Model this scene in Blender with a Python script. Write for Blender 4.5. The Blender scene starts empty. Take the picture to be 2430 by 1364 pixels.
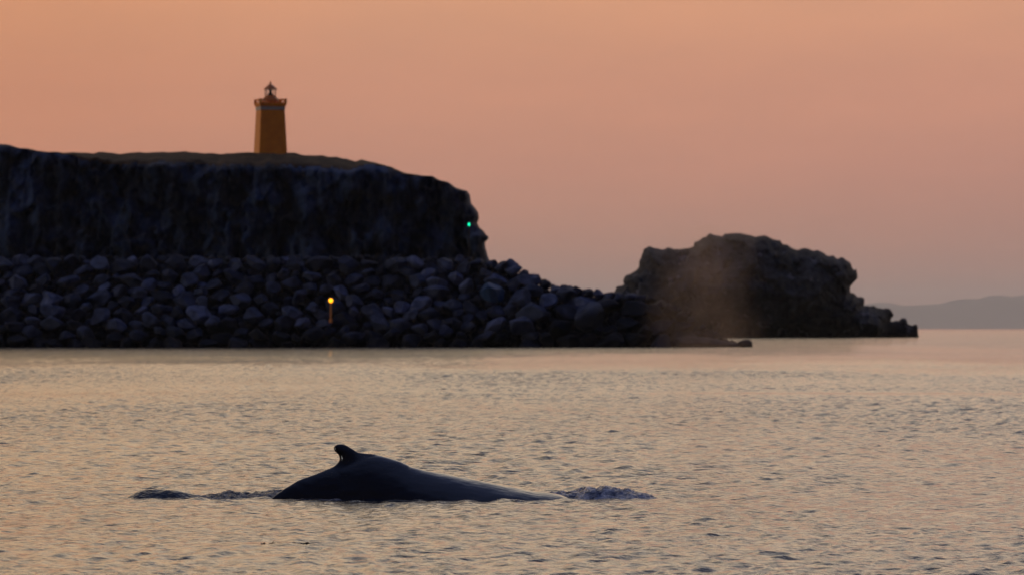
import bpy, bmesh, math, random
import numpy as np
from mathutils import Vector, Matrix, Euler
R = math.radians
random.seed(7); RNG = np.random.default_rng(11)
F = 13500.0; CAMZ = 3.85; CX = 1215.0; HY = 779.0
scn = bpy.context.scene
col = scn.collection
def PX(px, Y): return (px-CX)/F*Y
def PZ(py, Y): return CAMZ+(HY-py)/F*Y

# ------------------------------------------------------------------ noise
_P = RNG.permutation(4096)
_V = RNG.random(4096)*2-1
def vnoise(x, y, z, seed=0):
    x = np.asarray(x, float); y = np.asarray(y, float)+np.zeros_like(x); z = np.asarray(z, float)+np.zeros_like(x)
    xi = np.floor(x).astype(int); yi = np.floor(y).astype(int); zi = np.floor(z).astype(int)
    fx = x-xi; fy = y-yi; fz = z-zi
    fx = fx*fx*(3-2*fx); fy = fy*fy*(3-2*fy); fz = fz*fz*(3-2*fz)
    def h(a, b, c): return _V[(_P[(_P[(_P[a & 4095]+b) & 4095]+c+seed*57) & 4095])]
    r = 0
    for dx in (0, 1):
        wx = fx if dx else 1-fx
        for dy in (0, 1):
            wy = fy if dy else 1-fy
            for dz in (0, 1):
                wz = fz if dz else 1-fz
                r = r + wx*wy*wz*h(xi+dx, yi+dy, zi+dz)
    return r
def fbm(x, y, z, o=4, seed=0, gain=.5):
    a = 1.0; s = 0; x = np.asarray(x, float)
    for i in range(o):
        s = s + a*vnoise(x*2**i+i*17.3, np.asarray(y)*2**i+i*5.1, np.asarray(z)*2**i+i*9.7, seed+i); a *= gain
    return s
def ridged(x, y, z, o=4, seed=0):
    a = 1.0; s = 0; x = np.asarray(x, float)
    for i in range(o):
        s = s + a*(1-2*np.abs(vnoise(x*2**i+i*11.3, np.asarray(y)*2**i+i*3.1, np.asarray(z)*2**i, seed+i))); a *= .5
    return s

def plates(x, z, cell, seed, tilt=.35, sx=1.0, sz=1.0):
    """fractured rock: every jittered cell is a tilted plane with its own offset"""
    u = np.asarray(x, float)/(cell*sx); v = np.asarray(z, float)/(cell*sz)
    ui = np.floor(u).astype(int); vi = np.floor(v).astype(int)
    best = np.full(u.shape, 9e9); out = np.zeros(u.shape)
    for a in (-1, 0, 1):
        for b in (-1, 0, 1):
            h = _P[(_P[(ui+a+seed*31) & 4095]+vi+b) & 4095]
            px = ui+a+.5+.48*_V[h]; pz = vi+b+.5+.48*_V[(h+911) & 4095]
            d = (u-px)**2+(v-pz)**2; k = d < best
            best = np.where(k, d, best)
            out = np.where(k, _V[(h+77) & 4095]*.6+(u-px)*_V[(h+333) & 4095]*tilt*3+(v-pz)*_V[(h+555) & 4095]*tilt*3, out)
    return out*cell

# ------------------------------------------------------------------ helpers
def link(o, parent=None):
    col.objects.link(o)
    if parent is not None: o.parent = parent
    return o
def tag(o, label=None, cat=None, group=None, kind=None):
    if label: o['label'] = label
    if cat: o['category'] = cat
    if group: o['group'] = group
    if kind: o['kind'] = kind
    return o
def mesh_np(name, co, faces, mat=None, parent=None, smooth=True, loc=None):
    me = bpy.data.meshes.new(name)
    co = np.asarray(co, float)
    if isinstance(faces, np.ndarray):
        k = faces.shape[1]
        me.vertices.add(len(co)); me.vertices.foreach_set('co', co.astype(np.float32).ravel())
        me.loops.add(faces.size); me.loops.foreach_set('vertex_index', faces.astype(np.int32).ravel())
        me.polygons.add(len(faces))
        me.polygons.foreach_set('loop_start', np.arange(0, faces.size, k, dtype=np.int32))
        me.polygons.foreach_set('loop_total', np.full(len(faces), k, dtype=np.int32))
    else:
        me.from_pydata([tuple(v) for v in co], [], faces)
    me.update(calc_edges=True); me.validate()
    me.polygons.foreach_set('use_smooth', np.full(len(me.polygons), smooth, dtype=bool))
    if mat: me.materials.append(mat)
    o = bpy.data.objects.new(name, me)
    if loc is not None: o.location = loc
    return link(o, parent)
def empty(name, loc, rz=0):
    o = bpy.data.objects.new(name, None); o.location = loc; o.rotation_euler = (0, 0, rz)
    o.empty_display_size = .5
    return link(o)
def bm_obj(name, bm, mat, parent=None, smooth=False, bevel=0):
    me = bpy.data.meshes.new(name)
    bmesh.ops.recalc_face_normals(bm, faces=bm.faces)
    bm.to_mesh(me); bm.free()
    for p in me.polygons: p.use_smooth = smooth
    me.materials.append(mat)
    o = bpy.data.objects.new(name, me); link(o, parent)
    if bevel:
        b = o.modifiers.new('bevel', 'BEVEL'); b.width = bevel; b.segments = 2; b.limit_method = 'ANGLE'
    return o
def add_frustum(bm, cx, cy, z0, z1, r0, r1, n=4, rot=0.0, cap=True):
    lo = []; hi = []
    for i in range(n):
        a = rot+2*math.pi*i/n
        lo.append(bm.verts.new((cx+r0*math.cos(a), cy+r0*math.sin(a), z0)))
        hi.append(bm.verts.new((cx+r1*math.cos(a), cy+r1*math.sin(a), z1)))
    for i in range(n):
        j = (i+1) % n; bm.faces.new((lo[i], lo[j], hi[j], hi[i]))
    if cap: bm.faces.new(lo[::-1]); bm.faces.new(hi)
def add_lathe(bm, prof, n=24, cx=0, cy=0):
    rings = []
    for r, z in prof:
        rings.append([bm.verts.new((cx+max(r, 1e-4)*math.cos(2*math.pi*i/n), cy+max(r, 1e-4)*math.sin(2*math.pi*i/n), z)) for i in range(n)])
    for a, b in zip(rings, rings[1:]):
        for i in range(n):
            j = (i+1) % n; bm.faces.new((a[i], a[j], b[j], b[i]))
    bm.faces.new(rings[0][::-1]); bm.faces.new(rings[-1])
def add_box(bm, x0, x1, y0, y1, z0, z1):
    v = [bm.verts.new(p) for p in ((x0,y0,z0),(x1,y0,z0),(x1,y1,z0),(x0,y1,z0),(x0,y0,z1),(x1,y0,z1),(x1,y1,z1),(x0,y1,z1))]
    for f in ((3,2,1,0),(4,5,6,7),(0,1,5,4),(1,2,6,5),(2,3,7,6),(3,0,4,7)): bm.faces.new([v[i] for i in f])
def add_tube(bm, p0, p1, r0, r1=None, n=8):
    r1 = r0 if r1 is None else r1
    p0 = Vector(p0); p1 = Vector(p1); d = (p1-p0).normalized()
    u = d.orthogonal().normalized(); w = d.cross(u)
    A = [bm.verts.new(p0+(u*math.cos(t)+w*math.sin(t))*r0) for t in [2*math.pi*i/n for i in range(n)]]
    B = [bm.verts.new(p1+(u*math.cos(t)+w*math.sin(t))*r1) for t in [2*math.pi*i/n for i in range(n)]]
    for i in range(n):
        j = (i+1) % n; bm.faces.new((A[i], A[j], B[j], B[i]))
    bm.faces.new(A[::-1]); bm.faces.new(B)

# ------------------------------------------------------------------ materials
def mat_new(name):
    m = bpy.data.materials.new(name); m.use_nodes = True
    nt = m.node_tree; b = nt.nodes['Principled BSDF']
    return m, nt, b
def N(nt, t, **kw):
    n = nt.nodes.new(t)
    for k, v in kw.items():
        if k in n.inputs.keys() if hasattr(n.inputs, 'keys') else False: n.inputs[k].default_value = v
        else: setattr(n, k, v)
    return n
def L(nt, a, b): nt.links.new(a, b)
def noise_node(nt, scale, detail=4, rough=.55, coord='Object', vec_scale=None, dist=0):
    tc = nt.nodes.new('ShaderNodeTexCoord'); n = nt.nodes.new('ShaderNodeTexNoise')
    n.inputs['Scale'].default_value = scale; n.inputs['Detail'].default_value = detail
    n.inputs['Roughness'].default_value = rough; n.inputs['Distortion'].default_value = dist
    src = tc.outputs[coord]
    if vec_scale:
        mp = nt.nodes.new('ShaderNodeMapping'); mp.inputs['Scale'].default_value = vec_scale
        L(nt, src, mp.inputs['Vector']); src = mp.outputs['Vector']
    L(nt, src, n.inputs['Vector'])
    return n
def ramp(nt, fac, stops):
    r = nt.nodes.new('ShaderNodeValToRGB'); e = r.color_ramp.elements
    while len(e) > 1: e.remove(e[-1])
    e[0].position = stops[0][0]; e[0].color = (*stops[0][1], 1)
    for p, c in stops[1:]:
        x = e.new(p); x.color = (*c, 1)
    if fac is not None: L(nt, fac, r.inputs['Fac'])
    return r
def bump(nt, b, h, strength, dist):
    n = nt.nodes.new('ShaderNodeBump'); n.inputs['Strength'].default_value = strength; n.inputs['Distance'].default_value = dist
    L(nt, h, n.inputs['Height']); L(nt, n.outputs['Normal'], b.inputs['Normal'])
    return n
def rock_mat(name, dark, light, scale, rough=.75, vs=None, bs=.6, bd=.4, spread=(.35, .68), per_object=False, wet=0):
    m, nt, b = mat_new(name)
    n = noise_node(nt, scale, 6, .6, 'Object', vs)
    r = ramp(nt, n.outputs['Fac'], [(spread[0], dark), (spread[1], light)])
    out = r.outputs['Color']
    if per_object:
        oi = nt.nodes.new('ShaderNodeObjectInfo')
        rr = ramp(nt, oi.outputs['Random'], [(0, (.3, .3, .35)), (.45, (.7, .7, .78)), (.8, (1.3, 1.28, 1.3)), (1, (2.3, 2.2, 2.3))])
        mx = nt.nodes.new('ShaderNodeMix'); mx.data_type = 'RGBA'; mx.blend_type = 'MULTIPLY'; mx.inputs[0].default_value = 1
        L(nt, out, mx.inputs[6]); L(nt, rr.outputs['Color'], mx.inputs[7]); out = mx.outputs[2]
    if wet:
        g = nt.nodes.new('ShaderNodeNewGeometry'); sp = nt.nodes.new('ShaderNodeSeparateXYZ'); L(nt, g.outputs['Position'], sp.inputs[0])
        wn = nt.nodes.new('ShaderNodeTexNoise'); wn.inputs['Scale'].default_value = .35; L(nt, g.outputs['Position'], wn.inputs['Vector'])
        ma = nt.nodes.new('ShaderNodeMath'); ma.operation = 'MULTIPLY_ADD'; ma.inputs[1].default_value = -4.0; L(nt, wn.outputs['Fac'], ma.inputs[0]); ex = nt.nodes.new('ShaderNodeMapRange'); ex.inputs['From Min'].default_value = 2; ex.inputs['From Max'].default_value = 26; ex.inputs['To Max'].default_value = 7.5 if per_object else 0  # on boulders the dark band climbs higher towards the right end
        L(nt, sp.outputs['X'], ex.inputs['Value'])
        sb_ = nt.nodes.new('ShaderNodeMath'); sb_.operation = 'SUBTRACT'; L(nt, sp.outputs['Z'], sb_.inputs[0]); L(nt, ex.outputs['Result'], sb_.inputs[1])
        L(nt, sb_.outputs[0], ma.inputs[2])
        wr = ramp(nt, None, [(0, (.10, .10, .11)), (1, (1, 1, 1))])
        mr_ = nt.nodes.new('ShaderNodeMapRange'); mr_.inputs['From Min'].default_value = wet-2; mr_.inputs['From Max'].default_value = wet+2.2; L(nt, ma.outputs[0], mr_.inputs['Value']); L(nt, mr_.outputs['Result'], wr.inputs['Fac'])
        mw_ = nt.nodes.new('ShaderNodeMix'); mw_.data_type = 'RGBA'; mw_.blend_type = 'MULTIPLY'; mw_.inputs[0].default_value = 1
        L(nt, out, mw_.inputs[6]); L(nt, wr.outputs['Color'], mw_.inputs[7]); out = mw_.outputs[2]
    L(nt, out, b.inputs['Base Color'])
    b.inputs['Roughness'].default_value = rough; b.inputs['Specular IOR Level'].default_value = .25
    n2 = noise_node(nt, scale*5, 7, .65, 'Object', vs)
    bump(nt, b, n2.outputs['Fac'], bs, bd)
    return m
def plain(name, c, rough=.5, metal=0, var=.15, scale=2.0):
    m, nt, b = mat_new(name)
    n = noise_node(nt, scale, 5, .6)
    lo = tuple(x*(1-var) for x in c); hi = tuple(min(1, x*(1+var)) for x in c)
    r = ramp(nt, n.outputs['Fac'], [(.35, lo), (.65, hi)])
    L(nt, r.outputs['Color'], b.inputs['Base Color'])
    b.inputs['Roughness'].default_value = rough; b.inputs['Metallic'].default_value = metal
    return m
def lamp_mat(name, c, s):
    m, nt, b = mat_new(name)
    b.inputs['Base Color'].default_value = (*c, 1); b.inputs['Emission Color'].default_value = (*c, 1)
    b.inputs['Emission Strength'].default_value = s
    return m

M_CLIFF = rock_mat('cliff_rock', (.005, .009, .021), (.056, .084, .155), .13, .85, (1, 1, .7), .9, 1.2, spread=(.44, .66))
M_STACK = rock_mat('stack_rock', (.005, .006, .009), (.040, .040, .048), .10, .85, None, .9, 1.5, spread=(.42, .62), wet=3)
nt = M_STACK.node_tree; b = nt.nodes['Principled BSDF']; src = b.inputs['Base Color'].links[0].from_socket
gn = noise_node(nt, .13, 4, .6, 'Object', (1, 1, .5)); gr = ramp(nt, gn.outputs['Fac'], [(.60, (0, 0, 0)), (.66, (.8, .8, .8))])
gm_ = nt.nodes.new('ShaderNodeMix'); gm_.data_type = 'RGBA'; gm_.inputs[7].default_value = (.15, .14, .165, 1)
L(nt, gr.outputs['Color'], gm_.inputs[0]); L(nt, src, gm_.inputs[6]); L(nt, gm_.outputs[2], b.inputs['Base Color'])
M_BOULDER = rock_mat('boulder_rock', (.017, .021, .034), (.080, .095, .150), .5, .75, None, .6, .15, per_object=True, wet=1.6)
M_BOULDER_MASS = rock_mat('boulder_mass_rock', (.010, .011, .015), (.040, .044, .062), .35, .8, None, .6, .15, wet=1.6)
M_BLUE = rock_mat('blue_boulder_rock', (.028, .060, .12), (.042, .085, .165), .4, .5, None, .3, .1)
M_CORE = rock_mat('rubble_core', (.006, .006, .007), (.015, .015, .018), .5, .9)
M_GRASS = rock_mat('dry_grass', (.026, .014, .006), (.085, .045, .018), .25, .95, None, .8, .4)
M_HILL = rock_mat('hill_rock', (.03, .035, .045), (.07, .075, .08), .0004, .95, None, .2, 20)

# ------------------------------------------------------------------ outline bodies
def poly_dist(P, poly):
    """distance of points to polyline segments + nearest points"""
    best = np.full(len(P), 1e18); near = np.zeros_like(P)
    for i in range(len(poly)):
        a = poly[i]; b = poly[(i+1) % len(poly)]; ab = b-a; l = ab@ab
        if l < 1e-12: continue
        t = np.clip(((P-a)@ab)/l, 0, 1)
        q = a+t[:, None]*ab; d = ((P-q)**2).sum(1)
        k = d < best; best[k] = d[k]; near[k] = q[k]
    return np.sqrt(best), near
def inside(P, poly):
    c = np.zeros(len(P), bool); n = len(poly)
    for i in range(n):
        x1, y1 = poly[i]; x2, y2 = poly[(i+1) % n]
        if y1 == y2: continue
        k = ((y1 > P[:, 1]) != (y2 > P[:, 1])) & (P[:, 0] < (x2-x1)*(P[:, 1]-y1)/(y2-y1)+x1)
        c ^= k
    return c
def rough_line(pts, step, amp, seed=0, skip_z=None):
    """subdivide an outline and add fractal roughness"""
    out = []
    for i in range(len(pts)):
        a = np.array(pts[i], float); b = np.array(pts[(i+1) % len(pts)], float)
        n = max(1, int(np.linalg.norm(b-a)/step))
        for k in range(n): out.append(a+(b-a)*k/n)
    out = np.array(out)
    nx = fbm(out[:, 0]/step*.35, out[:, 1]/step*.35, 3.3, 3, seed); nz = fbm(out[:, 0]/step*.35, out[:, 1]/step*.35, 8.8, 3, seed+9)
    w = np.ones(len(out))
    if skip_z is not None: w = np.clip((out[:, 1]-skip_z)/(4*amp), 0, 1)
    out[:, 0] += nx*amp*w; out[:, 1] += nz*amp*w
    return out
def inflate(outline, cell, front, back):
    """closed body from an (x,z) outline: front(x,z,d), back(x,z,d) give the depth offsets"""
    mn = outline.min(0)-cell; mx = outline.max(0)+cell
    nx = int((mx[0]-mn[0])/cell)+1; nz = int((mx[1]-mn[1])/cell)+1
    gx, gz = np.meshgrid(mn[0]+np.arange(nx)*cell, mn[1]+np.arange(nz)*cell, indexing='ij')
    cc = np.stack([gx[:-1, :-1].ravel()+cell/2, gz[:-1, :-1].ravel()+cell/2], 1)
    ins = inside(cc, outline).reshape(nx-1, nz-1)
    # vertex use
    cnt = np.zeros((nx, nz), int)
    for dx in (0, 1):
        for dz in (0, 1): cnt[dx:nx-1+dx, dz:nz-1+dz] += ins
    used = cnt > 0; border = used & (cnt < 4)
    P = np.stack([gx.ravel(), gz.ravel()], 1)
    ui = np.where(used.ravel())[0]; Pu = P[ui]
    d, near = poly_dist(Pu, outline)
    b = border.ravel()[ui]
    Pu = Pu.copy(); Pu[b] = near[b]; d = np.where(b, 0, d)
    idF = -np.ones(nx*nz, int); idF[ui] = np.arange(len(ui))
    idB = idF.copy(); inner = np.where(~b)[0]
    idB[ui[inner]] = len(ui)+np.arange(len(inner))
    yf = -front(Pu[:, 0], Pu[:, 1], d); yf[b] = 0
    yb = back(Pu[inner, 0], Pu[inner, 1], d[inner])
    co = np.concatenate([np.stack([Pu[:, 0], yf, Pu[:, 1]], 1), np.stack([Pu[inner, 0], yb, Pu[inner, 1]], 1)])
    I, J = np.where(ins)
    def quad(m, flip):
        q = np.stack([m[I*nz+J], m[(I+1)*nz+J], m[(I+1)*nz+J+1], m[I*nz+J+1]], 1)
        return q[:, ::-1] if flip else q
    faces = np.concatenate([quad(idF, False), quad(idB, True)])
    dd = np.concatenate([d, d[inner]])
    nfront = len(I)
    return co, faces, dd, nfront

# ------------------------------------------------------------------ headland
YC = 1246.0   # crest of the headland
top_px = [(-700,330),(-500,322),(-300,318),(-120,330),(0,341),(22,343),(48,351),(75,355),(110,358),(150,363),(205,362),(270,364),(330,362),(390,360),(450,363),(530,364),(600,363),(690,364),(750,368),(800,373),(845,381),(858,379),(872,384),(905,392),(930,398),(960,411),(1000,417),(1026,419),(1040,428),(1062,434),(1085,444),(1108,452),(1115,462),(1117,482),(1126,495),(1133,508),(1134,520),(1131,530),(1138,540),(1148,548),(1152,557),(1162,560),(1157,568),(1151,576),(1152,590),(1155,606),(1162,618),(1185,640),(1190,790)]
pts = [(PX(x, YC), PZ(y, YC)) for x, y in top_px]
pts = [(pts[0][0], -1.5)] + pts + [(pts[-1][0], -1.5)]
ol = rough_line(pts, .7, .30, 3)
GB_x = np.array([PX(v, YC) for v in (-700, 90, 150, 220, 300, 420, 520, 600, 700, 780, 850, 900, 1010, 1200)])
GB_h = np.array([1.0, .25, .55, 1.9, 2.4, 2.0, 2.1, 2.2, 2.4, 2.0, 1.5, .8, .45, .3])
def cliff_front(x, z, d):
    bh = np.interp(x, GB_x, GB_h)+.5*fbm(x*.25, 0, 1.1, 3, 5)
    t = np.clip(d/np.maximum(bh, .15), 0, 1)
    slope = 13*t
    face = np.clip(d-bh, 0, None)
    y = slope+np.minimum(face*.10, 2.5)
    k = np.clip(face/1.5, 0, 1)
    buttress = 3.2*ridged(x*.055, z*.012, 2.2, 3, 20)+1.4*fbm(x*.30, z*.05, 7.7, 4, 30)
    cracks = -1.1*np.clip(1-np.abs(vnoise(x*.42, z*.03, 5.5, 44))*7, 0, 1)
    wxx = x+.6*fbm(x*.4, z*.4, 1, 2, 3)
    blocks = .55*plates(wxx, z, 3.2, 5, sz=2.3)+.5*plates(wxx, z, 1.5, 8, sz=1.6)+.8*np.round(2.4*fbm(x*.16+z*.05, z*.17, 9.1, 3, 50))/2.4
    small = .35*fbm(x*1.1, z*.8, 3.1, 3, 60)
    return y+k*(buttress+cracks+blocks+small)*1.0+(1-k)*.25*fbm(x*.6, z*2, 1, 2, 70)*t
def cliff_back(x, z, d): return 80*np.clip(d/1.2, 0, 1)+6*np.clip(d/6, 0, 1)
co, fa, dd, nf = inflate(ol, .42, cliff_front, cliff_back)
co[:, 1] += YC
# split grass from rock (front faces above the brink)
fc = co[fa].mean(1); fd = dd[fa].mean(1)
bh = np.interp(fc[:, 0], GB_x, GB_h)*1.3+.5*fbm(fc[:, 0]*.25, 0, 1.1, 3, 5)+.25*fbm(fc[:, 0]*1.3, fc[:, 2]*1.3, 0, 2, 8)
isg = (fd < bh) & (fc[:, 0] > PX(75, YC)) & (fc[:, 0] < PX(1000, YC)) & (fc[:, 2] > 20)
def sub(co, fa, mask):
    f = fa[mask]; u, inv = np.unique(f, return_inverse=True)
    return co[u], inv.reshape(f.shape)
c1, f1 = sub(co, fa, ~isg)
headland = mesh_np('headland', c1, f1, M_CLIFF); tag(headland, kind='structure')
c1, f1 = sub(co, fa, isg)
grass = mesh_np('grass', c1, f1, M_GRASS); tag(grass, 'dry brown grass along the top of the headland', 'grass', kind='stuff')

# ------------------------------------------------------------------ sea stack
YS = 2475.0
st = [(1440,800),(1446,712),(1455,690),(1466,678),(1482,672),(1484,660),(1492,651),(1504,648),(1516,637),(1519,628),(1522,604),(1529,592),(1539,585),(1552,588),(1566,587),(1585,590),(1600,592),(1620,593),(1640,587),(1646,585),(1652,574),(1662,570),(1672,560),(1686,557),(1712,557),(1730,552),(1744,550),(1770,553),(1795,560),(1822,560),(1845,570),(1870,579),(1881,588),(1895,592),(1905,589),(1925,591),(1950,596),(1966,604),(1980,607),(1990,613),(2008,616),(2024,626),(2025,636),(2034,640),(2039,651),(2032,663),(2019,682),(2022,692),(2034,698),(2053,711),(2050,728),(2060,727),(2085,728),(2096,733),(2120,736),(2124,743),(2120,755),(2115,766),(2128,762),(2140,754),(2152,750),(2157,760),(2161,768),(2168,773),(2178,769),(2183,776),(2181,788),(2183,800),(2183,812),(1440,812)]
pts = [(PX(x, YS), PZ(y, YS)) for x, y in st]
ol = rough_line(pts, .8, .85, 77, skip_z=1.0)
def stack_depth(x, z, d, sgn):
    T = 9.5*np.sqrt(np.clip(d, 0, 40))*.75+.28*d
    k = np.clip(d/3, 0, 1)
    big = 4.2*ridged(x*.05+sgn, z*.045, 4.4*sgn, 4, 90)
    facet = 3.4*np.round(1.8*fbm(x*.11+z*.06, z*.12, sgn, 3, 100))/1.8
    sm = 1.5*ridged(x*.3, z*.3, sgn, 4, 110)
    ar = np.clip((PX(2120, YS)-x)/8, .25, 1)
    wxx = x+1.2*fbm(x*.3, z*.3, 1, 2, 3); wzz = z+1.2*fbm(x*.3, z*.3, 7, 2, 4)
    facet = facet*.4+.42*plates(wxx, wzz, 7.5, 3, sz=1.2)+.5*plates(wxx, wzz, 2.8, 9)
    return (T+k*(big*.8+facet+sm*.6))*ar*(1 if True else 0)+.3
co, fa, dd, nf = inflate(ol, .55, lambda x, z, d: stack_depth(x, z, d, 1.0), lambda x, z, d: stack_depth(x, z, d, -1.0))
co[:, 1] += YS+6
base = np.array([PX(1800, YS), YS+6, 0.0])
stack = mesh_np('sea_stack', co-base, fa, M_STACK, loc=base)
tag(stack, 'tall dark rugged rock island standing in the sea right of the breakwater', 'rock island')

# ------------------------------------------------------------------ breakwater
YB = 1181.0
cr_px = [(-700,604),(0,604),(300,603),(700,603),(1000,604),(1100,604),(1160,612),(1205,618),(1238,630),(1250,648),(1290,660),(1325,676),(1400,678),(1440,690),(1500,692),(1540,698),(1600,722),(1660,762),(1720,800),(1768,815)]
CRX = np.array([PX(a, YB+8) for a, b in cr_px]); CRZ = np.array([PZ(b, YB+13) for a, b in cr_px])
def crest(x): return np.interp(x, CRX, CRZ)
def slopeY(z): return YB+2.0+z*.95
# core
xs = np.linspace(PX(-700, YB), PX(1755, YB), 160)
prof = []
for x in xs:
    h = max(float(crest(x))-2.0, .2)
    prof.append([(x, YB+3.2, -1.5), (x, slopeY(h)+2.0, h), (x, slopeY(h)+9, h), (x, slopeY(h)+24, -1.5)])
co = np.array(prof); n, k = co.shape[:2]; co = co.reshape(-1, 3)
co[:, 1] += .3*fbm(co[:, 0]*.4, co[:, 2], 0, 3, 5)
fs = []
for i in range(n-1):
    for j in range(k):
        j2 = (j+1) % k; fs.append((i*k+j, (i+1)*k+j, (i+1)*k+j2, i*k+j2))
fs.append(tuple(range(k))); fs.append(tuple((n-1)*k+j for j in range(k))[::-1])
tag(mesh_np('embankment', co, fs, M_CORE, smooth=False), kind='structure')

def ico(sub):
    bm = bmesh.new(); bmesh.ops.create_icosphere(bm, subdivisions=sub, radius=1)
    v = np.array([x.co[:] for x in bm.verts]); f = np.array([[q.index for q in p.verts] for p in bm.faces]); bm.free()
    return v, f
def rock_verts(dirs, seed, ncut=14):
    r = np.random.default_rng(seed)
    nrm = r.normal(size=(ncut, 3)); nrm /= np.linalg.norm(nrm, axis=1)[:, None]
    dist = r.uniform(.62, .98, ncut)
    dt = dirs@nrm.T
    rad = np.where(dt > .05, dist/np.maximum(dt, .05), 9).min(1)
    rad = np.minimum(rad, 1.16)
    rad = rad*(1+.05*fbm(dirs[:, 0]*2.2, dirs[:, 1]*2.2, dirs[:, 2]*2.2, 4, seed % 40))
    return dirs*rad[:, None]*np.array([1.12, .95, .82])
D4, F4 = ico(5); D3, F3 = ico(3)
NV = 18
rock_meshes = []
for s in range(NV):
    me = bpy.data.meshes.new('boulder')
    v = rock_verts(D4, 100+s)
    me.from_pydata(v.tolist(), [], F4.tolist()); me.materials.append(M_BOULDER)
    me.polygons.foreach_set('use_smooth', np.ones(len(me.polygons), bool)); me.update()
    rock_meshes.append(me)
# dart throwing on the slope plane (x, s = distance up the slope)
SL = math.sqrt(1+.95**2)
special = [ # px, py, radius, kind
 (1165,696,2.55,'blue'),(760,708,1.35,'lamp'),(1212,628,1.7,'end'),(1258,664,2.1,'knob'),(1350,700,3.0,'r1'),(1098,640,1.9,'s2'),(1120,735,2.2,'s3'),(1400,755,3.6,'r2'),(1268,745,3.3,'r3'),(1500,735,3.2,'r4')]
placed = []
for px, py, r, kd in special:
    Y = YB+8; z = PZ(py, Y); placed.append((PX(px, Y), z*SL, r, kd))
grid = {}
def near_ok(x, s, r, f):
    for q in placed:
        if abs(q[0]-x) < 8 and (q[0]-x)**2+((q[1]-s)*1.25)**2 < (f*(q[2]+r))**2: return False
    return True
xmin, xmax = PX(-90, YB), PX(1768, YB)
rs = np.random.default_rng(5)
def try_place(n, r0, r1, f, xr=(xmin, xmax), kd='b'):
    for _ in range(n):
        x = rs.uniform(*xr); c = float(crest(x)); s = rs.uniform(0.2, max(c-.4, .6)*SL); r = rs.uniform(r0, r1)
        if s > (c-r*.95)*SL and r > .8: s = max(.2, (c-r*.95)*SL)
        if near_ok(x, s, r, f): placed.append((x, s, r, kd))
xbig = PX(1230, YB)
for k, px in enumerate(range(1168, 1740, 25)):
    x = PX(px, YB+10); r = 1.35+.35*((k*7) % 5)/4-.3*(px > 1640); zc = float(crest(x))
    placed.append((x, max(.3, zc-r*.80-.25*((k*3) % 4)/3)*SL, r, 'b'))
try_place(500, 2.2, 3.3, .80, (xbig, PX(1640, YB)))
try_place(600, 1.4, 2.2, .80, (xbig, xmax))
try_place(1200, 1.75, 2.4, .90, (xmin, xbig))
try_place(4000, 1.35, 1.9, .88, (xmin, xbig))
try_place(6000, .95, 1.3, .84)
try_place(6000, .55, .95, .72)
placed_b = placed
order = sorted(range(len(placed_b)), key=lambda i: -placed_b[i][2])
big = set(order[:298]) | set(range(len(special)))
BL = 'dark angular boulder piled with many others on the breakwater slope'
LBL = {'blue': 'broad smooth blue boulder, the bluest in the breakwater, under its lower right shoulder',
 'lamp': 'brownish boulder just left of the yellow light on the breakwater',
 'end': 'rounded dark boulder on the breakwater crest right of the cliff foot',
 'knob': 'small dark knob of a boulder on the skyline where the breakwater crest drops',
 'r1': 'very large dark boulder on the low crest between cliff and rock island',
 's2': 'pale grey boulder near the crest, just below the cliff end',
 's3': 'large dark boulder directly below the blue boulder',
 'r2': 'huge dark boulder low on the breakwater near the rock island, beside the water',
 'r3': 'huge dark boulder low on the slope right of the blue boulder',
 'r4': 'huge dark boulder in front of the left foot of the rock island'}
mass_co = []; mass_f = []; off = 0; cnt = 0
for i, (x, s, r, kd) in enumerate(placed_b):
    z = s/SL; y = slopeY(z)+rs.uniform(-.5, .3)*r+(1.7 if r < 1.3 else 0)-(1.3 if kd == 'blue' else 0)
    e = Euler((rs.uniform(-.6, .6), rs.uniform(-.5, .5), rs.uniform(0, 6.28)))
    if x > PX(1150, YB) and z > float(crest(x))-4.0: e = Euler((e.x*.2, e.y*.2, e.z))
    sc = (r*rs.uniform(.88, 1.15), r*rs.uniform(.85, 1.1), r*rs.uniform(.72, .98))
    if i in big:
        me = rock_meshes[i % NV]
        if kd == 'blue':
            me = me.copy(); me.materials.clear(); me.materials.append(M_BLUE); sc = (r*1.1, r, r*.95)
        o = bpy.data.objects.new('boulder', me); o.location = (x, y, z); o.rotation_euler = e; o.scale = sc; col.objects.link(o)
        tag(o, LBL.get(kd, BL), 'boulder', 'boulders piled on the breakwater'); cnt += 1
    else:
        v = rock_verts(D3, 1000+(i % 40))*np.array(sc)
        v = v@np.array(e.to_matrix()).T+np.array([x, y, z])
        mass_co.append(v); mass_f.append(F3+off); off += len(v)
tag(mesh_np('small_boulders', np.concatenate(mass_co), np.concatenate(mass_f), M_BOULDER_MASS), 'smaller dark stones filling the gaps between the breakwater boulders', 'stones', kind='stuff')
print('boulders', len(placed_b), 'individual', cnt)
# low ledge at the right tip of the breakwater
lp = [(1600,830),(1602,800),(1640,797),(1680,801),(1715,807),(1742,812),(1760,814),(1768,820),(1766,830)]
pts = [(PX(x, YB), PZ(y, YB)) for x, y in lp]
ol = rough_line(pts, .4, .09, 8)
co, fa, dd, nf = inflate(ol, .16, lambda x, z, d: 2.4*np.sqrt(d)+.4*fbm(x, z, 0, 3, 2), lambda x, z, d: 3*np.sqrt(d)+.4*fbm(x, z, 3, 3, 2))
co[:, 1] += YB+1.5; base = np.array([PX(1690, YB), YB+1.5, 0.])
tag(mesh_np('rock_ledge', co-base, fa, M_BOULDER, loc=base), 'low flat dark ledge of rock at the waterline, tip of the breakwater', 'rock')

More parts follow.
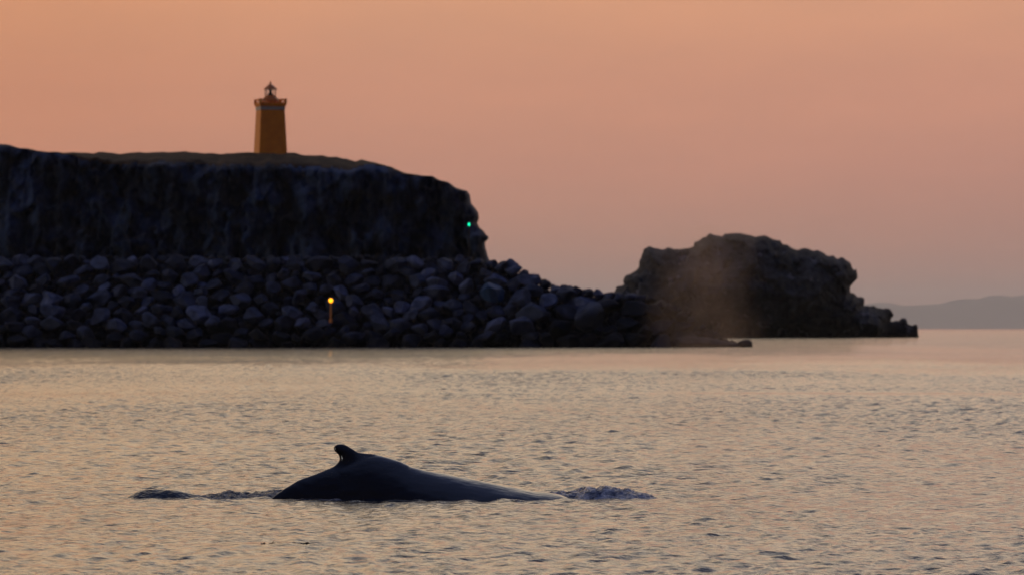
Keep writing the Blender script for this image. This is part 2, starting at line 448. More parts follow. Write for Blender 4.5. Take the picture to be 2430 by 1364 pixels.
# ------------------------------------------------------------------ far hills
YH = 180000.0
hl = [(1700,778),(1850,765),(1960,748),(2010,735),(2050,722),(2080,718),(2110,719),(2130,724),(2150,727),(2200,724),(2230,722),(2260,714),(2290,709),(2320,711),(2350,702),(2375,701),(2400,704),(2430,701),(2480,694),(2560,688),(2700,700),(2900,730),(3100,775)]
xs = np.linspace(PX(1700, YH), PX(3100, YH), 420)
hz = np.interp(xs, [PX(a, YH) for a, b in hl], [PZ(b, YH) for a, b in hl])
rows = [(-9000, 0, 0), (-7000, .12, 1), (-5000, .3, 1), (-3200, .52, 1), (-1500, .8, 1), (0, 1, .5), (2500, .7, 1), (6000, .3, 1), (10000, 0, 0)]
co = []
for dy, hf, w in rows:
    nz = 100*w*fbm(xs*.0006, dy*.0006, 2, 4, 12)*np.clip(hz/300, 0, 1)*.5
    co.append(np.stack([xs, np.full_like(xs, YH+dy), np.maximum(hz*hf+nz*(hf > 0), -.5)], 1))
    if hf == 0: co[-1][:, 2] = -.5
n = len(rows); m = len(xs); co = np.concatenate(co)
i, j = np.meshgrid(np.arange(n-1), np.arange(m-1), indexing='ij'); i = i.ravel(); j = j.ravel()
fa = np.stack([i*m+j, i*m+j+1, (i+1)*m+j+1, (i+1)*m+j], 1)
tag(mesh_np('hills', co, fa, M_HILL), kind='structure')

# ------------------------------------------------------------------ sea
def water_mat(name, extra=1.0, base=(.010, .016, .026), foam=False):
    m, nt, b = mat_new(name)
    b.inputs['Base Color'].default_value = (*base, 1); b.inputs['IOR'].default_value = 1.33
    b.inputs['Roughness'].default_value = .06
    a = noise_node(nt, 1.0, 3, .55, 'Object', (2.4, 3.1, 1))
    c = noise_node(nt, 1.0, 3, .6, 'Object', (7, 9, 1))
    ad = nt.nodes.new('ShaderNodeMath'); ad.operation = 'MULTIPLY_ADD'; ad.inputs[1].default_value = .28
    L(nt, c.outputs['Fac'], ad.inputs[0]); L(nt, a.outputs['Fac'], ad.inputs[2])
    patch = noise_node(nt, 1.0, 4, .5, 'Object', (.02, .006, 1))
    pr = ramp(nt, patch.outputs['Fac'], [(.38, (.55, .55, .55)), (.6, (1, 1, 1))])
    mu = nt.nodes.new('ShaderNodeMath'); mu.operation = 'MULTIPLY'
    L(nt, ad.outputs[0], mu.inputs[0]); L(nt, pr.outputs['Color'], mu.inputs[1])
    bump(nt, b, mu.outputs[0], 1.0, WBUMP*extra)
    return m
WBUMP = .115
M_SEA = water_mat('sea_water')
d = [62.0]
while d[-1] < 1700: d.append(d[-1]+(min(d[-1]*.00105, .17) if d[-1] < 430 else .17+(d[-1]-430)*.0008))
d = np.array(d); dsp = np.gradient(d)
t1 = np.linspace(-.098, .098, 470); t2 = np.linspace(.100, .16, 90)
tt = np.concatenate([-t2[::-1], t1, t2])
YY, TT = np.meshgrid(d, tt, indexing='ij'); XX = YY*TT
SL0, SLC, SLE = .044, .60, 1.7
def sea_height(X, Y, sp):
    r = np.random.default_rng(3)
    Z = np.zeros_like(X); DX = np.zeros_like(X); DY = np.zeros_like(X)
    wx = X+.6*np.sin(Y*.21+1.3)+.4*np.sin(X*.17+Y*.09); wy = Y+.7*np.sin(X*.23+.4)+.5*np.sin(Y*.13-X*.11)
    for k in range(110):
        lam = .30*(5.5/.30)**((k/109.0)**1.5)
        th = r.normal(0, .85)+R(115)
        kk = 2*math.pi/lam; slope = SL0*min(1, (SLC/lam)**SLE)
        A = slope/kk; ph = r.uniform(0, 6.28)
        w = np.clip((lam/sp-2.6)/2.0, 0, 1)
        a = kk*(wx*math.cos(th)+wy*math.sin(th))+ph
        s = np.sin(a); Z += w*A*s
        DX += -w*A*.9*np.cos(a)*math.cos(th)*-1; DY += -w*A*.9*np.cos(a)*math.sin(th)*-1
    V = np.zeros_like(sp); V0 = 0
    r = np.random.default_rng(3)
    for k in range(110):
        lam = .30*(5.5/.30)**((k/109.0)**1.5); q = (SL0*min(1, (SLC/lam)**SLE))**2
        V0 += q; V += q*np.clip((lam/sp-2.6)/2.0, 0, 1)**2
    g = np.clip(np.sqrt(V0*.52/np.maximum(V, 1e-9)), 1, 2.6)
    return Z*g, DX*g, DY*g
Z, DX, DY = sea_height(XX, YY, dsp[:, None])
amp = .8+.55*fbm(XX*.05, YY*.012, 1.0, 3, 33)
amp = np.clip(amp, .6, 1.3)*np.interp(YY, [0, 105, 150, 500, 1000, 1700], [.82, .82, .92, 1, .7, .6])
edge = np.clip((YY-62)/3, 0, 1)*np.clip((1700-YY)/500, 0, 1)*np.clip((.16-np.abs(TT))/.01, 0, 1)
# the whale pushes up low swells around it
slick = np.exp(-((YY-333-14*vnoise(XX*.02, 0, 3.3, 4))/7)**2)*np.clip(.5+1.2*vnoise(XX*.06, YY*.01, 6.6, 5), 0, 1)
amp = amp*(1-.75*slick)
Z = Z*amp*edge; DX *= amp*edge; DY *= amp*edge
print('sea rms z', Z.std(), 'verts', Z.size, 'slope', np.abs(np.diff(Z[:500], axis=0)/np.diff(YY[:500], axis=0)).std())
co = np.stack([XX+DX, YY+DY, Z], -1).reshape(-1, 3)
n, m = XX.shape
i, j = np.meshgrid(np.arange(n-1), np.arange(m-1), indexing='ij'); i = i.ravel(); j = j.ravel()
fa = np.stack([i*m+j, i*m+j+1, (i+1)*m+j+1, (i+1)*m+j], 1)
# surrounding flat rings
FAR = 215000.0
o0 = len(co)
def add_quads(pl):
    global co, fa
    k = len(co); co = np.concatenate([co, np.array(pl, float)])
    fa = np.concatenate([fa, np.array([[k, k+1, k+2, k+3]])])
y0, y1 = 62.0, float(d[-1]); w0, w1 = y0*.16, y1*.16
add_quads([(-w1, y1, 0), (w1, y1, 0), (FAR, FAR, 0), (-FAR, FAR, 0)])
add_quads([(w0, y0, 0), (FAR, -3000, 0), (FAR, FAR, 0), (w1, y1, 0)])
add_quads([(-FAR, -3000, 0), (-w0, y0, 0), (-w1, y1, 0), (-FAR, FAR, 0)])
add_quads([(-FAR, -3000, 0), (FAR, -3000, 0), (w0, y0, 0), (-w0, y0, 0)])
sea = mesh_np('sea', co, fa, M_SEA); tag(sea, kind='structure')

# ------------------------------------------------------------------ whale
YW = 128.6
def wx(px): return PX(px, YW)
def wz(py): return PZ(py, YW)
top = [(560,1262),(600,1222),(625,1198),(652,1174),(675,1158),(700,1143),(722,1133),(740,1127),(765,1117),(784,1110),(805,1104),(825,1098),(845,1090),(865,1083),(885,1079),(907,1081.5),(929,1087),(949,1093),(970,1101.5),(975,1106),(1000,1112),(1030,1118),(1060,1123),(1085,1129),(1110,1135),(1150,1142),(1190,1149),(1240,1159),(1270,1165),(1300,1167),(1330,1172),(1352,1181),(1376,1198),(1385,1235),(1430,1275)]
txp = np.array([a for a, b in top]); tyz = np.array([b for a, b in top])
hw_px = np.array([560, 652, 760, 850, 950, 1050, 1200, 1320, 1430]); hw_v = np.array([.16, .26, .42, .58, .80, 1.15, 1.55, 1.45, 1.2])
ns, nr = 150, 56
vs = []; vf = []
pxs = np.linspace(560, 1430, ns)
for px in pxs:
    zt = wz(np.interp(px, txp, tyz)); hw = np.interp(px, hw_px, hw_v)
    depth = 2.7
    p = np.interp(px, [600, 850, 1100, 1400], [1.45, 1.55, 2.0, 2.1])   # ridge sharpness
    for k in range(nr):
        a = 2*math.pi*k/nr
        c, s = math.cos(a), math.sin(a)
        yy = hw*math.copysign(abs(c)**(2/2.0), c)
        zz = math.copysign(abs(s)**(2/p*1.0), s)
        # ridge: quicker fall from the crest near the tail
        zz = zt-depth*.5+depth*.5*zz
        vs.append((wx(px), yy*(1.0 if s < 0 else 1.0), zz))
for i in range(ns-1):
    for k in range(nr):
        k2 = (k+1) % nr; vf.append((i*nr+k, (i+1)*nr+k, (i+1)*nr+k2, i*nr+k2))
vf.append(tuple(range(nr))); vf.append(tuple((ns-1)*nr+k for k in range(nr))[::-1])
# dorsal fin
fin = [(760,1130),(769,1115.4),(784.4,1109),(795.6,1102),(802.5,1095),(806,1088),(804,1080),(798,1073.6),(793,1069),(790.7,1061.8),(793,1056),(801,1052.7),(809.5,1051.8),(818,1053),(826,1057),(834.5,1062.5),(843,1068),(852.7,1072.2),(865,1073),(882,1075),(907,1080.6),(929,1087),(949,1093.5),(960,1110),(900,1140),(800,1150)]
fo = rough_line([(wx(a), wz(b)) for a, b in fin], .012, .0)
def fth(x, z, dd):
    dep = np.clip((wz(1062)-z)/.5, 0, 1.3)
    return np.sqrt(np.clip(dd/.14, 0, 1.0))*(.07+.08*dep)
fco, ffa, _, _ = inflate(fo, .012, fth, fth)
nv = len(vs)
allco = np.concatenate([np.array(vs), fco])
allf = vf+[tuple(int(q)+nv for q in f) for f in ffa]
wme = bpy.data.meshes.new('tmp'); wme.from_pydata(allco.tolist(), [], allf)
bm = bmesh.new(); bm.from_mesh(wme); bmesh.ops.recalc_face_normals(bm, faces=bm.faces); bm.to_mesh(wme); bm.free()
wob = bpy.data.objects.new('tmp', wme); col.objects.link(wob)
rm = wob.modifiers.new('r', 'REMESH'); rm.mode = 'VOXEL'; rm.voxel_size = .021
sm = wob.modifiers.new('s', 'SMOOTH'); sm.factor = .5; sm.iterations = 9
dg = bpy.context.evaluated_depsgraph_get(); dg.update()
fme = bpy.data.meshes.new_from_object(wob.evaluated_get(dg)); bpy.data.objects.remove(wob)
nvv = len(fme.vertices); c = np.empty(nvv*3, np.float32); fme.vertices.foreach_get('co', c); c = c.reshape(-1, 3)
nn = np.empty(nvv*3, np.float32); fme.vertices.foreach_get('normal', nn); nn = nn.reshape(-1, 3)
ed = np.empty(len(fme.edges)*2, np.int32); fme.edges.foreach_get('vertices', ed); ed = ed.reshape(-1, 2)
wgt = np.clip(1.4-np.sqrt(((c[:, 0]-wx(850))/.85)**2+((c[:, 2]-wz(1102))/.24)**2), 0, 1)
deg = np.bincount(ed.ravel(), minlength=nvv)[:, None]
for _ in range(60):
    acc = np.zeros((nvv, 3))
    for q in range(3): acc[:, q] = np.bincount(ed[:, 0], c[ed[:, 1], q], nvv)+np.bincount(ed[:, 1], c[ed[:, 0], q], nvv)
    dl = acc/np.maximum(deg, 1)-c
    dl[:, 2] *= .35; dl[:, 0] *= .35
    c = c+dl*wgt[:, None]*.6
lump = .012*fbm(c[:, 0]*1.1, c[:, 1]*1.6, c[:, 2]*1.8, 3, 61)+.004*fbm(c[:, 0]*5, c[:, 1]*6, c[:, 2]*6, 2, 62)
# muscle fold running down from behind the fin towards the head
c = c+nn*lump[:, None]
wm, nt, b = mat_new('whale_skin')
n1 = noise_node(nt, 1.3, 6, .65, 'Object', (.6, 1, 1))
r1 = ramp(nt, n1.outputs['Fac'], [(.3, (.0015, .0015, .002)), (.7, (.005, .005, .0065))]); L(nt, r1.outputs['Color'], b.inputs['Base Color'])
b.inputs['Roughness'].default_value = .16; b.inputs['IOR'].default_value = 1.50
n2 = noise_node(nt, 5, 6, .6, 'Object', (.5, 1, 1.3))
bump(nt, b, n2.outputs['Fac'], .5, .02)
fme.name = 'whale'; fme.materials.clear(); fme.materials.append(wm)
wbase = np.array([wx(950), YW, 0.0]); c = c-np.array([wx(950), 0, 0])
fme.vertices.foreach_set('co', c.astype(np.float32).ravel()); fme.update()
fme.polygons.foreach_set('use_smooth', np.ones(len(fme.polygons), bool))
whale = bpy.data.objects.new('whale', fme); whale.location = wbase; link(whale)
tag(whale, 'black humpback whale arching its wet back and hooked dorsal fin above the sea', 'whale')

# ------------------------------------------------------------------ churned water round the whale
def churn_mat(name='churned_water', k=1.0):
    m, nt, b = mat_new(name)
    n = noise_node(nt, 5.5, 6, .7, 'Object', (1, 1, 1.8), .6)
    r = ramp(nt, n.outputs['Fac'], [(.36, (.015*k, .02*k, .035*k)), (.46, (.16*k, .18*k, .24*k)), (.56, (.36*k, .38*k, .45*k)), (.70, (.85*k, .85*k, .88*k))])
    L(nt, r.outputs['Color'], b.inputs['Base Color'])
    b.inputs['Roughness'].default_value = .22; b.inputs['IOR'].default_value = 1.33
    n2 = noise_node(nt, 9, 6, .65); bump(nt, b, n2.outputs['Fac'], .8, .07)
    return m
M_CHURN = churn_mat(); M_WAKE = churn_mat('wake_water', .30)
def churn(name, prof, y_half, label, rough=1.0, seed=0, mat=None, yoff=0.0, cat='splash', lean=0.0):
    """mound of water: prof = [(px, top_py)], foot on the sea"""
    pp = np.array([a for a, b in prof], float); pt = np.array([b for a, b in prof], float)
    yd = YW+yoff
    x = np.linspace(PX(pp[0], yd), PX(pp[-1], yd), max(60, int((pp[-1]-pp[0])*.9)))
    v = np.linspace(-1, 1, 90)
    Xg, Vg = np.meshgrid(x, v, indexing='ij')
    hz = PZ(np.interp(Xg*F/yd+CX, pp, pt), yd)
    fade = np.clip(1-np.abs(Vg)**1.6, 0, 1)
    ends = np.clip(np.minimum(Xg-x[0], x[-1]-Xg)/.15, 0, 1)
    jag = .5+.5*ridged(Xg*1.9, Vg*1.3+seed, seed*1.7, 4, seed)
    z = hz*fade*(1-.38*rough*(1-np.clip(jag, -.5, 1)))+rough*.035*fade*fbm(Xg*9, Vg*9*y_half, 0, 4, seed+3)*np.clip(hz/.12, .2, 1)
    z = z*ends-.05*(1-fade)-.04
    y = yd+Vg*y_half*(.6+.4*ends)+.07*rough*fbm(Xg*4, Vg*3, 5, 3, seed+9)+lean*hz
    xx = Xg+.07*rough*fbm(Xg*4, Vg*3, 9, 3, seed+19)
    co = np.stack([xx, y, z], -1).reshape(-1, 3); n, m = Xg.shape
    i, j = np.meshgrid(np.arange(n-1), np.arange(m-1), indexing='ij'); i = i.ravel(); j = j.ravel()
    fa = np.stack([i*m+j, (i+1)*m+j, (i+1)*m+j+1, i*m+j+1], 1)
    base = np.array([x.mean(), yd, 0.])
    o = mesh_np(name, co-base, fa, mat or M_CHURN, loc=base)
    return tag(o, label, cat)
sp_prof = [(1272,1189),(1290,1172),(1308,1160),(1335,1156),(1350,1161),(1366,1157),(1378,1150),(1392,1146),(1408,1150),(1416,1154),(1430,1146),(1448,1147),(1466,1153),(1480,1156),(1495,1155),(1512,1159),(1532,1162),(1555,1172),(1585,1188)]
s1 = churn('splash', sp_prof, .95, 'ragged blue-grey splash boiling up where the whale head goes under', 1.0, 4, yoff=.7)
s2 = churn('wake', [(405,1190),(440,1176),(475,1170),(500,1166),(520,1166),(535,1160),(552,1158),(565,1164),(590,1162),(620,1158),(660,1155),(690,1158),(715,1172),(730,1188)], .7, 'dark ruffled wake water behind the low left end of the whale', .7, 9, mat=M_WAKE, yoff=.75, cat='wake')
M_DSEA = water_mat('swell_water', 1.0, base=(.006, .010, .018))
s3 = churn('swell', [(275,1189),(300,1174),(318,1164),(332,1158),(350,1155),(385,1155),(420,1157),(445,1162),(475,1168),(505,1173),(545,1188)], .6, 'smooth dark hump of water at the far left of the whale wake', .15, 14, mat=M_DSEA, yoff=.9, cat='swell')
s4 = churn('foam_fringe', [(1140,1192),(1155,1187),(1175,1184),(1205,1183),(1222,1180),(1238,1183),(1250,1187),(1262,1193)], .28, 'small splash lapping the whale flank below its smooth back, near the head', .9, 23, mat=M_WAKE, yoff=-1.72, cat='splash')
s5 = churn('foam_fringe', [(660,1192),(690,1182),(720,1178),(760,1178),(800,1179),(830,1183),(850,1187),(880,1193)], .22, 'thin line of broken water along the whale side below the fin', .8, 31, mat=M_WAKE, yoff=-.95, cat='splash')

# floating weed
YD = CAMZ*F/(1291-HY)
wroot = empty('floating_seaweed', (PX(675, YD), YD, 0))
tag(wroot, 'thin dark strand of seaweed floating in front of the whale', 'seaweed')
M_WEED = plain('weed', (.03, .012, .006), .5, scale=20)
bm = bmesh.new(); rw = random.Random(4)
prev = None
for k in range(26):
    px = 620+k*4.6; x = PX(px, YD)-wroot.location.x; y = .05*math.sin(k*.8)+rw.uniform(-.02, .02); z = .012+rw.uniform(0, .016)
    if rw.random() < .16: prev = None; continue
    p = Vector((x, y, z))
    if prev is not None: add_tube(bm, prev, p, .006+rw.random()*.006, .006, 6)
    prev = p
bm_obj('strand', bm, M_WEED, wroot)
def frond(px, h, lean, w=.008):
    b2 = bmesh.new(); x = PX(px, YD)-wroot.location.x
    add_tube(b2, (x, 0, 0), (x+lean*.5, .01, h*.6), w, w*.7, 6); add_tube(b2, (x+lean*.5, .01, h*.6), (x+lean, .0, h), w*.7, w*.3, 6)
    bm_obj('frond', b2, M_WEED, wroot)
for px, h, ln in ((645,.07,.04),(649,.06,-.01),(652,.05,.01),(662,.05,-.03),(665,.045,.02),(678,.05,.02),(628,.05,.0)): frond(px, h, ln)
for px, s in ((627,.018),(698,.022),(714,.012),(722,.012),(729,.026)):
    b2 = bmesh.new(); bmesh.ops.create_icosphere(b2, subdivisions=2, radius=s)
    for v in b2.verts: v.co = Vector((v.co.x*1.5+PX(px, YD)-wroot.location.x, v.co.y, v.co.z*.9+s*.6+.01))*1.0
    bm_obj('float_bladder', b2, M_WEED, wroot, smooth=True)

# ------------------------------------------------------------------ lighthouse
YL = 1254.0
sL = YL/F
lz = PZ(368, YL)
lh = empty('lighthouse', (PX(641.5, YL), YL, lz), R(14))
tag(lh, 'orange square lighthouse with lantern room and gallery on the grassy headland', 'lighthouse')
def H(py): return PZ(py, YL)-lz
OR = plain('orange_paint', (1.0, .27, .014), .55, var=.12, scale=.6)
OR2 = plain('orange_trim', (.6, .17, .016), .5, var=.12, scale=1)
PALE = plain('pale_band', (.55, .42, .32), .6)
DARKM = plain('dark_metal', (.02, .015, .015), .6, .2)
q2 = math.sqrt(2)
bm = bmesh.new()
add_frustum(bm, 0, 0, -1.2, H(262), 3.22*q2, 2.72*q2, 4, R(45)); bm_obj('tower', bm, OR, lh, bevel=.18)
bm = bmesh.new(); add_frustum(bm, 0, 0, H(262)+.01, H(254), 2.76*q2, 2.76*q2, 4, R(45)); bm_obj('band', bm, PALE, lh, bevel=.04)
bm = bmesh.new(); add_frustum(bm, 0, 0, H(254)+.01, H(249), 2.86*q2, 2.95*q2, 4, R(45)); bm_obj('gallery_floor', bm, OR, lh, bevel=.04)
# railing
rl = bmesh.new(); g = 2.85; z0 = H(249)+.01; z1 = H(236)
for sx in (-1, 1):
    for sy in (-1, 1): add_box(rl, sx*g-.22, sx*g+.22, sy*g-.22, sy*g+.22, z0, z1+.06)
for t in (-.5, 0, .5):
    for a in (-g, g):
        add_box(rl, t*g-.07, t*g+.07, a-.07, a+.07, z0, z1-.2)
        add_box(rl, a-.07, a+.07, t*g-.07, t*g+.07, z0, z1-.2)
for a in (-g, g):
    add_box(rl, -g+.22, g-.22, a-.11, a+.11, z1-.2, z1)
    add_box(rl, a-.11, a+.11, -g+.22, g-.22, z1-.2, z1)
    add_box(rl, -g+.22, g-.22, a-.05, a+.05, z0+.02, z0+.35)
    add_box(rl, a-.05, a+.05, -g+.22, g-.22, z0+.02, z0+.35)
bm_obj('railing', rl, OR, lh)
# lantern house
bm = bmesh.new(); add_lathe(bm, [(2.1, z0), (2.05, H(240)), (1.8, H(236)), (1.5, H(232.5)), (1.3, H(230)), (1.25, H(227))], 20)
ln = bm_obj('lantern_house', bm, OR2, lh, bevel=.03)
gl = bmesh.new()
add_lathe(gl, [(1.12, H(227)+.01), (1.12, H(213)-.01)], 16)
gm, nt, b = mat_new('lantern_glass'); b.inputs['Base Color'].default_value = (.9, .95, 1, 1); b.inputs['Transmission Weight'].default_value = 1; b.inputs['Roughness'].default_value = .02; b.inputs['IOR'].default_value = 1.02
bm_obj('glazing', gl, gm, ln)
gb = bmesh.new()
for k in range(8):
    a = 2*math.pi*(k+.5)/8; add_tube(gb, (1.2*math.cos(a), 1.2*math.sin(a), H(227)), (1.2*math.cos(a), 1.2*math.sin(a), H(213)), .06, n=6)
bm_obj('glazing_bars', gb, DARKM, ln)
lb = bmesh.new(); add_lathe(lb, [(.62, H(226.9)), (.55, H(224)), (.3, H(220)), (.3, H(217)), (.5, H(213.5))], 12)
bm_obj('lens', lb, DARKM, ln, smooth=True)
rf = bmesh.new(); add_lathe(rf, [(1.5, H(213)), (1.48, H(211)), (1.15, H(208)), (.75, H(204)), (.36, H(201)), (.2, H(199.5))], 20)
roof = bm_obj('roof', rf, OR2, lh, smooth=False)
fn = bmesh.new(); add_lathe(fn, [(.1, H(199.5)), (.22, H(198.5)), (.24, H(197)), (.1, H(195.5)), (.04, H(192))], 12)
bm_obj('finial', fn, OR2, roof, smooth=True)

# ------------------------------------------------------------------ navigation lights
YN = 1183.5
zb = PZ(752, YN)
b1 = empty('navigation_light', (PX(785, YN), YN, zb-.6)); tag(b1, 'yellow light glowing on a short post tinted with its orange glow among the breakwater boulders', 'light')
pm = bmesh.new(); zl = PZ(712.5, YN)-(zb-.6)
add_lathe(pm, [(.34, -.6), (.34, .15), (.2, .25), (.2, zl-.55), (.3, zl-.5), (.3, zl-.44)], 14); bm_obj('post', pm, plain('post_glow_orange', (.75, .24, .04), .5), b1)  # base colour carries the lamp's orange glow on the post
lm = bmesh.new(); bmesh.ops.create_uvsphere(lm, u_segments=20, v_segments=12, radius=.45)
for v in lm.verts: v.co.z += zl
bm_obj('lamp', lm, lamp_mat('yellow_lamp', (1.0, .40, .012), 2.6), b1, smooth=True)
cp = bmesh.new(); add_lathe(cp, [(.3, zl+.44), (.28, zl+.5), (.1, zl+.57)], 14); bm_obj('cap', cp, DARKM, b1)
YG = 1219.0
zg = PZ(533, YG)
b2o = empty('navigation_light', (PX(1113, YG), YG, zg-2.2)); tag(b2o, 'small green light on a slim mast against the right end of the cliff', 'light')
pm = bmesh.new(); add_lathe(pm, [(.16, -14.0), (.12, 1.75), (.22, 1.8), (.22, 1.88)], 10); bm_obj('mast', pm, DARKM, b2o)
lm = bmesh.new(); bmesh.ops.create_uvsphere(lm, u_segments=16, v_segments=10, radius=.24)
for v in lm.verts: v.co.z = v.co.z*1.4+2.2
bm_obj('lamp', lm, lamp_mat('green_lamp', (.0, .55, .26), 3.0), b2o, smooth=True)

# ------------------------------------------------------------------ spout mist (whale breath hanging in the air)
YM = YW+5
mx0, mx1, mzt = PX(1490, YM), PX(1850, YM), PZ(535, YM)
mc = (mx0+mx1)/2; mw = (mx1-mx0)/2
bm = bmesh.new(); add_lathe(bm, [(.55, .12), (.8, 1.0), (.95, 2.5), (1.0, 4.0), (1.0, 5.2), (.8, 6.0), (.4, mzt)], 28)
for v in bm.verts:
    v.co.x *= mw; v.co.y *= 1.5
mm = bpy.data.materials.new('spout_vapour'); mm.use_nodes = True; nt = mm.node_tree
for nd in list(nt.nodes):
    if nd.type == 'BSDF_PRINCIPLED': nt.nodes.remove(nd)
pv = nt.nodes.new('ShaderNodeVolumePrincipled'); pv.inputs['Color'].default_value = (.97, .74, .58, 1); pv.inputs['Anisotropy'].default_value = .6
nz = noise_node(nt, .9, 4, .6, 'Object', (1.3, 1, .75))
rp = ramp(nt, nz.outputs['Fac'], [(.36, (.25, .25, .25)), (.66, (1, 1, 1))])
tc = nt.nodes.new('ShaderNodeTexCoord'); ln_ = nt.nodes.new('ShaderNodeVectorMath'); ln_.operation = 'LENGTH'
mp = nt.nodes.new('ShaderNodeMapping'); mp.inputs['Scale'].default_value = (1/mw, 1/1.5, 0)
L(nt, tc.outputs['Object'], mp.inputs['Vector']); L(nt, mp.outputs['Vector'], ln_.inputs[0])
dn = noise_node(nt, 1.2, 4, .6); da = nt.nodes.new('ShaderNodeMath'); da.operation = 'MULTIPLY_ADD'; da.inputs[1].default_value = 1.0
L(nt, dn.outputs['Fac'], da.inputs[0]); L(nt, ln_.outputs['Value'], da.inputs[2])
dm = nt.nodes.new('ShaderNodeMath'); dm.operation = 'MULTIPLY'; dm.inputs[1].default_value = .7; L(nt, da.outputs[0], dm.inputs[0])
fr = ramp(nt, dm.outputs[0], [(.35, (1, 1, 1)), (.66, (.45, .45, .45)), (.97, (0, 0, 0))])
fr.color_ramp.interpolation = 'EASE'
m1 = nt.nodes.new('ShaderNodeMath'); m1.operation = 'MULTIPLY'; L(nt, rp.outputs['Color'], m1.inputs[0]); L(nt, fr.outputs['Color'], m1.inputs[1])
m2 = nt.nodes.new('ShaderNodeMath'); m2.operation = 'MULTIPLY'; L(nt, m1.outputs[0], m2.inputs[0]); m2.inputs[1].default_value = .16
L(nt, m2.outputs[0], pv.inputs['Density']); L(nt, pv.outputs['Volume'], nt.nodes['Material Output'].inputs['Volume'])
mist = bm_obj('spout_mist', bm, mm); mist.location = (mc, YM, 0)
tag(mist, 'faint brown mist of whale breath hanging before the rock island', 'mist', kind='stuff')

# ------------------------------------------------------------------ haze
HAZE = 7.4e-6
bm = bmesh.new(); add_box(bm, -FAR*1.02, FAR*1.02, -3100, FAR*1.02, -6, 1400)
hm = bpy.data.materials.new('air_haze'); hm.use_nodes = True; nt = hm.node_tree
for nd in list(nt.nodes):
    if nd.type == 'BSDF_PRINCIPLED': nt.nodes.remove(nd)
pv = nt.nodes.new('ShaderNodeVolumePrincipled'); pv.inputs['Color'].default_value = (.92, .95, 1.0, 1); pv.inputs['Density'].default_value = HAZE; pv.inputs['Anisotropy'].default_value = .6
L(nt, pv.outputs['Volume'], nt.nodes['Material Output'].inputs['Volume'])
hz_o = bm_obj('haze', bm, hm); tag(hz_o, 'thin evening haze over the sea', 'haze', kind='stuff')

# ------------------------------------------------------------------ world + sun
SUN_EL, SUN_AZ = R(4), R(-115)   # azimuth from +Y (view direction), negative = left
w = bpy.data.worlds.new('World'); scn.world = w; w.use_nodes = True; nt = w.node_tree
bg = nt.nodes['Background']
tc = nt.nodes.new('ShaderNodeTexCoord'); sx = nt.nodes.new('ShaderNodeSeparateXYZ'); L(nt, tc.outputs['Generated'], sx.inputs[0])
def el(deg): return math.sin(R(deg))
def mathn(op, a, b=None):
    n = nt.nodes.new('ShaderNodeMath'); n.operation = op
    for i, v in enumerate((a, b)):
        if v is None: continue
        if isinstance(v, (int, float)): n.inputs[i].default_value = v
        else: L(nt, v, n.inputs[i])
    return n.outputs[0]
sq = mathn('POWER', mathn('MAXIMUM', sx.outputs['Z'], 0.0), .5)   # more resolution near the horizon
def e2(deg): return math.sqrt(max(el(deg), 0))
front = ramp(nt, sq, [(0, (.36, .205, .165)), (e2(.35), (.40, .215, .165)), (e2(.8), (.485, .235, .17)), (e2(1.6), (.575, .26, .18)), (e2(2.5), (.64, .29, .185)), (e2(3.3), (.71, .335, .192)), (e2(4.1), (.82, .49, .29)), (e2(5.5), (1.0, .70, .44)), (e2(10), (1.12, .85, .57)), (e2(18), (1.06, .89, .68)), (e2(30), (.62, .61, .63)), (e2(50), (.18, .23, .42)), (1, (.145, .19, .40))])
backr = ramp(nt, sq, [(0, (.036, .030, .038)), (e2(15), (.044, .040, .056)), (e2(45), (.045, .056, .13)), (1, (.145, .19, .40))])
# left of the view a touch more orange, right a touch pinker; slow drift
az = nt.nodes.new('ShaderNodeMapRange'); az.inputs['From Min'].default_value = -.10; az.inputs['From Max'].default_value = .10
L(nt, sx.outputs['X'], az.inputs['Value'])
tint = ramp(nt, az.outputs['Result'], [(0, (1.0, .90, .78)), (.45, (1.0, .99, .97)), (1, (.98, .975, 1.02))])
tint.color_ramp.interpolation = 'EASE'
def mix(a, b, fac, mode='MIX'):
    n = nt.nodes.new('ShaderNodeMix'); n.data_type = 'RGBA'; n.blend_type = mode
    if isinstance(fac, (int, float)): n.inputs[0].default_value = fac
    else: L(nt, fac, n.inputs[0])
    L(nt, a, n.inputs[6]); L(nt, b, n.inputs[7]); return n.outputs[2]
ft = mix(front.outputs['Color'], tint.outputs['Color'], 1.0, 'MULTIPLY')
cl = nt.nodes.new('ShaderNodeTexNoise'); cl.inputs['Scale'].default_value = 1; cl.inputs['Detail'].default_value = 4; cl.inputs['Roughness'].default_value = .55
cm = nt.nodes.new('ShaderNodeMapping'); cm.inputs['Scale'].default_value = (16, 2, 70); L(nt, tc.outputs['Generated'], cm.inputs['Vector']); L(nt, cm.outputs['Vector'], cl.inputs['Vector'])
cr = ramp(nt, cl.outputs['Fac'], [(.35, (.95, .955, .97)), (.65, (1.04, 1.02, 1.0))])
ft = mix(ft, cr.outputs['Color'], 1.0, 'MULTIPLY')
mr = nt.nodes.new('ShaderNodeMapRange'); mr.interpolation_type = 'SMOOTHSTEP'
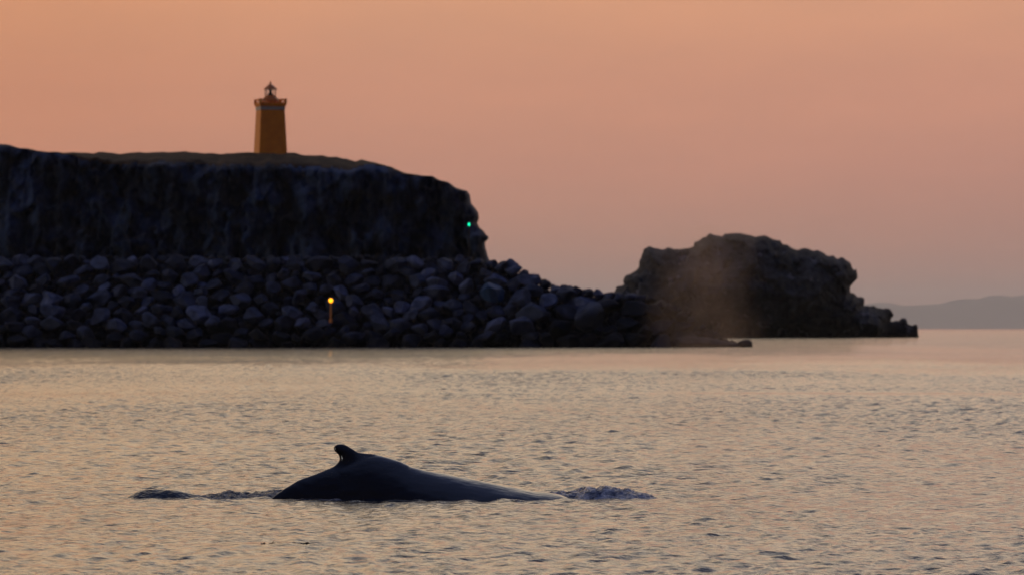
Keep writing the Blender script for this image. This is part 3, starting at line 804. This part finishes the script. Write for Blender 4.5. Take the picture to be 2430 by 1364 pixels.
mr.inputs['From Min'].default_value = -.1; mr.inputs['From Max'].default_value = .85; L(nt, sx.outputs['Y'], mr.inputs['Value'])
skyc = mix(backr.outputs['Color'], ft, mr.outputs['Result'])
L(nt, skyc, bg.inputs['Color']); bg.inputs['Strength'].default_value = 1.0
sk = nt.nodes.new('ShaderNodeTexSky'); sk.sky_type = 'NISHITA'; sk.sun_disc = False; sk.sun_elevation = R(-2); sk.sun_rotation = R(-20)
sk.ozone_density = 3
b2 = nt.nodes.new('ShaderNodeBackground'); L(nt, sk.outputs['Color'], b2.inputs['Color']); b2.inputs['Strength'].default_value = .05
ad = nt.nodes.new('ShaderNodeAddShader'); L(nt, bg.outputs[0], ad.inputs[0]); L(nt, b2.outputs[0], ad.inputs[1])
L(nt, ad.outputs[0], nt.nodes['World Output'].inputs['Surface'])
w.cycles.sampling_method = 'AUTOMATIC'

sl = bpy.data.lights.new('sun', 'SUN'); sl.energy = .34; sl.angle = R(12); sl.color = (1.0, .95, .91)
so = bpy.data.objects.new('sun', sl); col.objects.link(so)
sdir = Vector((math.sin(SUN_AZ)*math.cos(SUN_EL), math.cos(SUN_AZ)*math.cos(SUN_EL), math.sin(SUN_EL)))
so.rotation_euler = sdir.to_track_quat('Z', 'Y').to_euler()

# ------------------------------------------------------------------ camera
cam = bpy.data.cameras.new('camera'); co_ = bpy.data.objects.new('camera', cam); col.objects.link(co_)
co_.location = (0, 0, CAMZ); co_.rotation_euler = (R(90)+(HY-682.0)/F, 0, 0)
cam.sensor_width = 36; cam.lens = 200.0; cam.clip_start = 1; cam.clip_end = 400000
cam.dof.use_dof = True; cam.dof.focus_distance = 127; cam.dof.aperture_fstop = 3.2
scn.camera = co_
scn.view_settings.view_transform = 'Standard'; scn.view_settings.look = 'None'; scn.view_settings.gamma = 1; scn.view_settings.exposure = 0
scn.cycles.use_denoising = True
scn.cycles.max_bounces = 6; scn.cycles.volume_bounces = 2; scn.cycles.transmission_bounces = 4
scn.cycles.volume_step_rate = 1.0
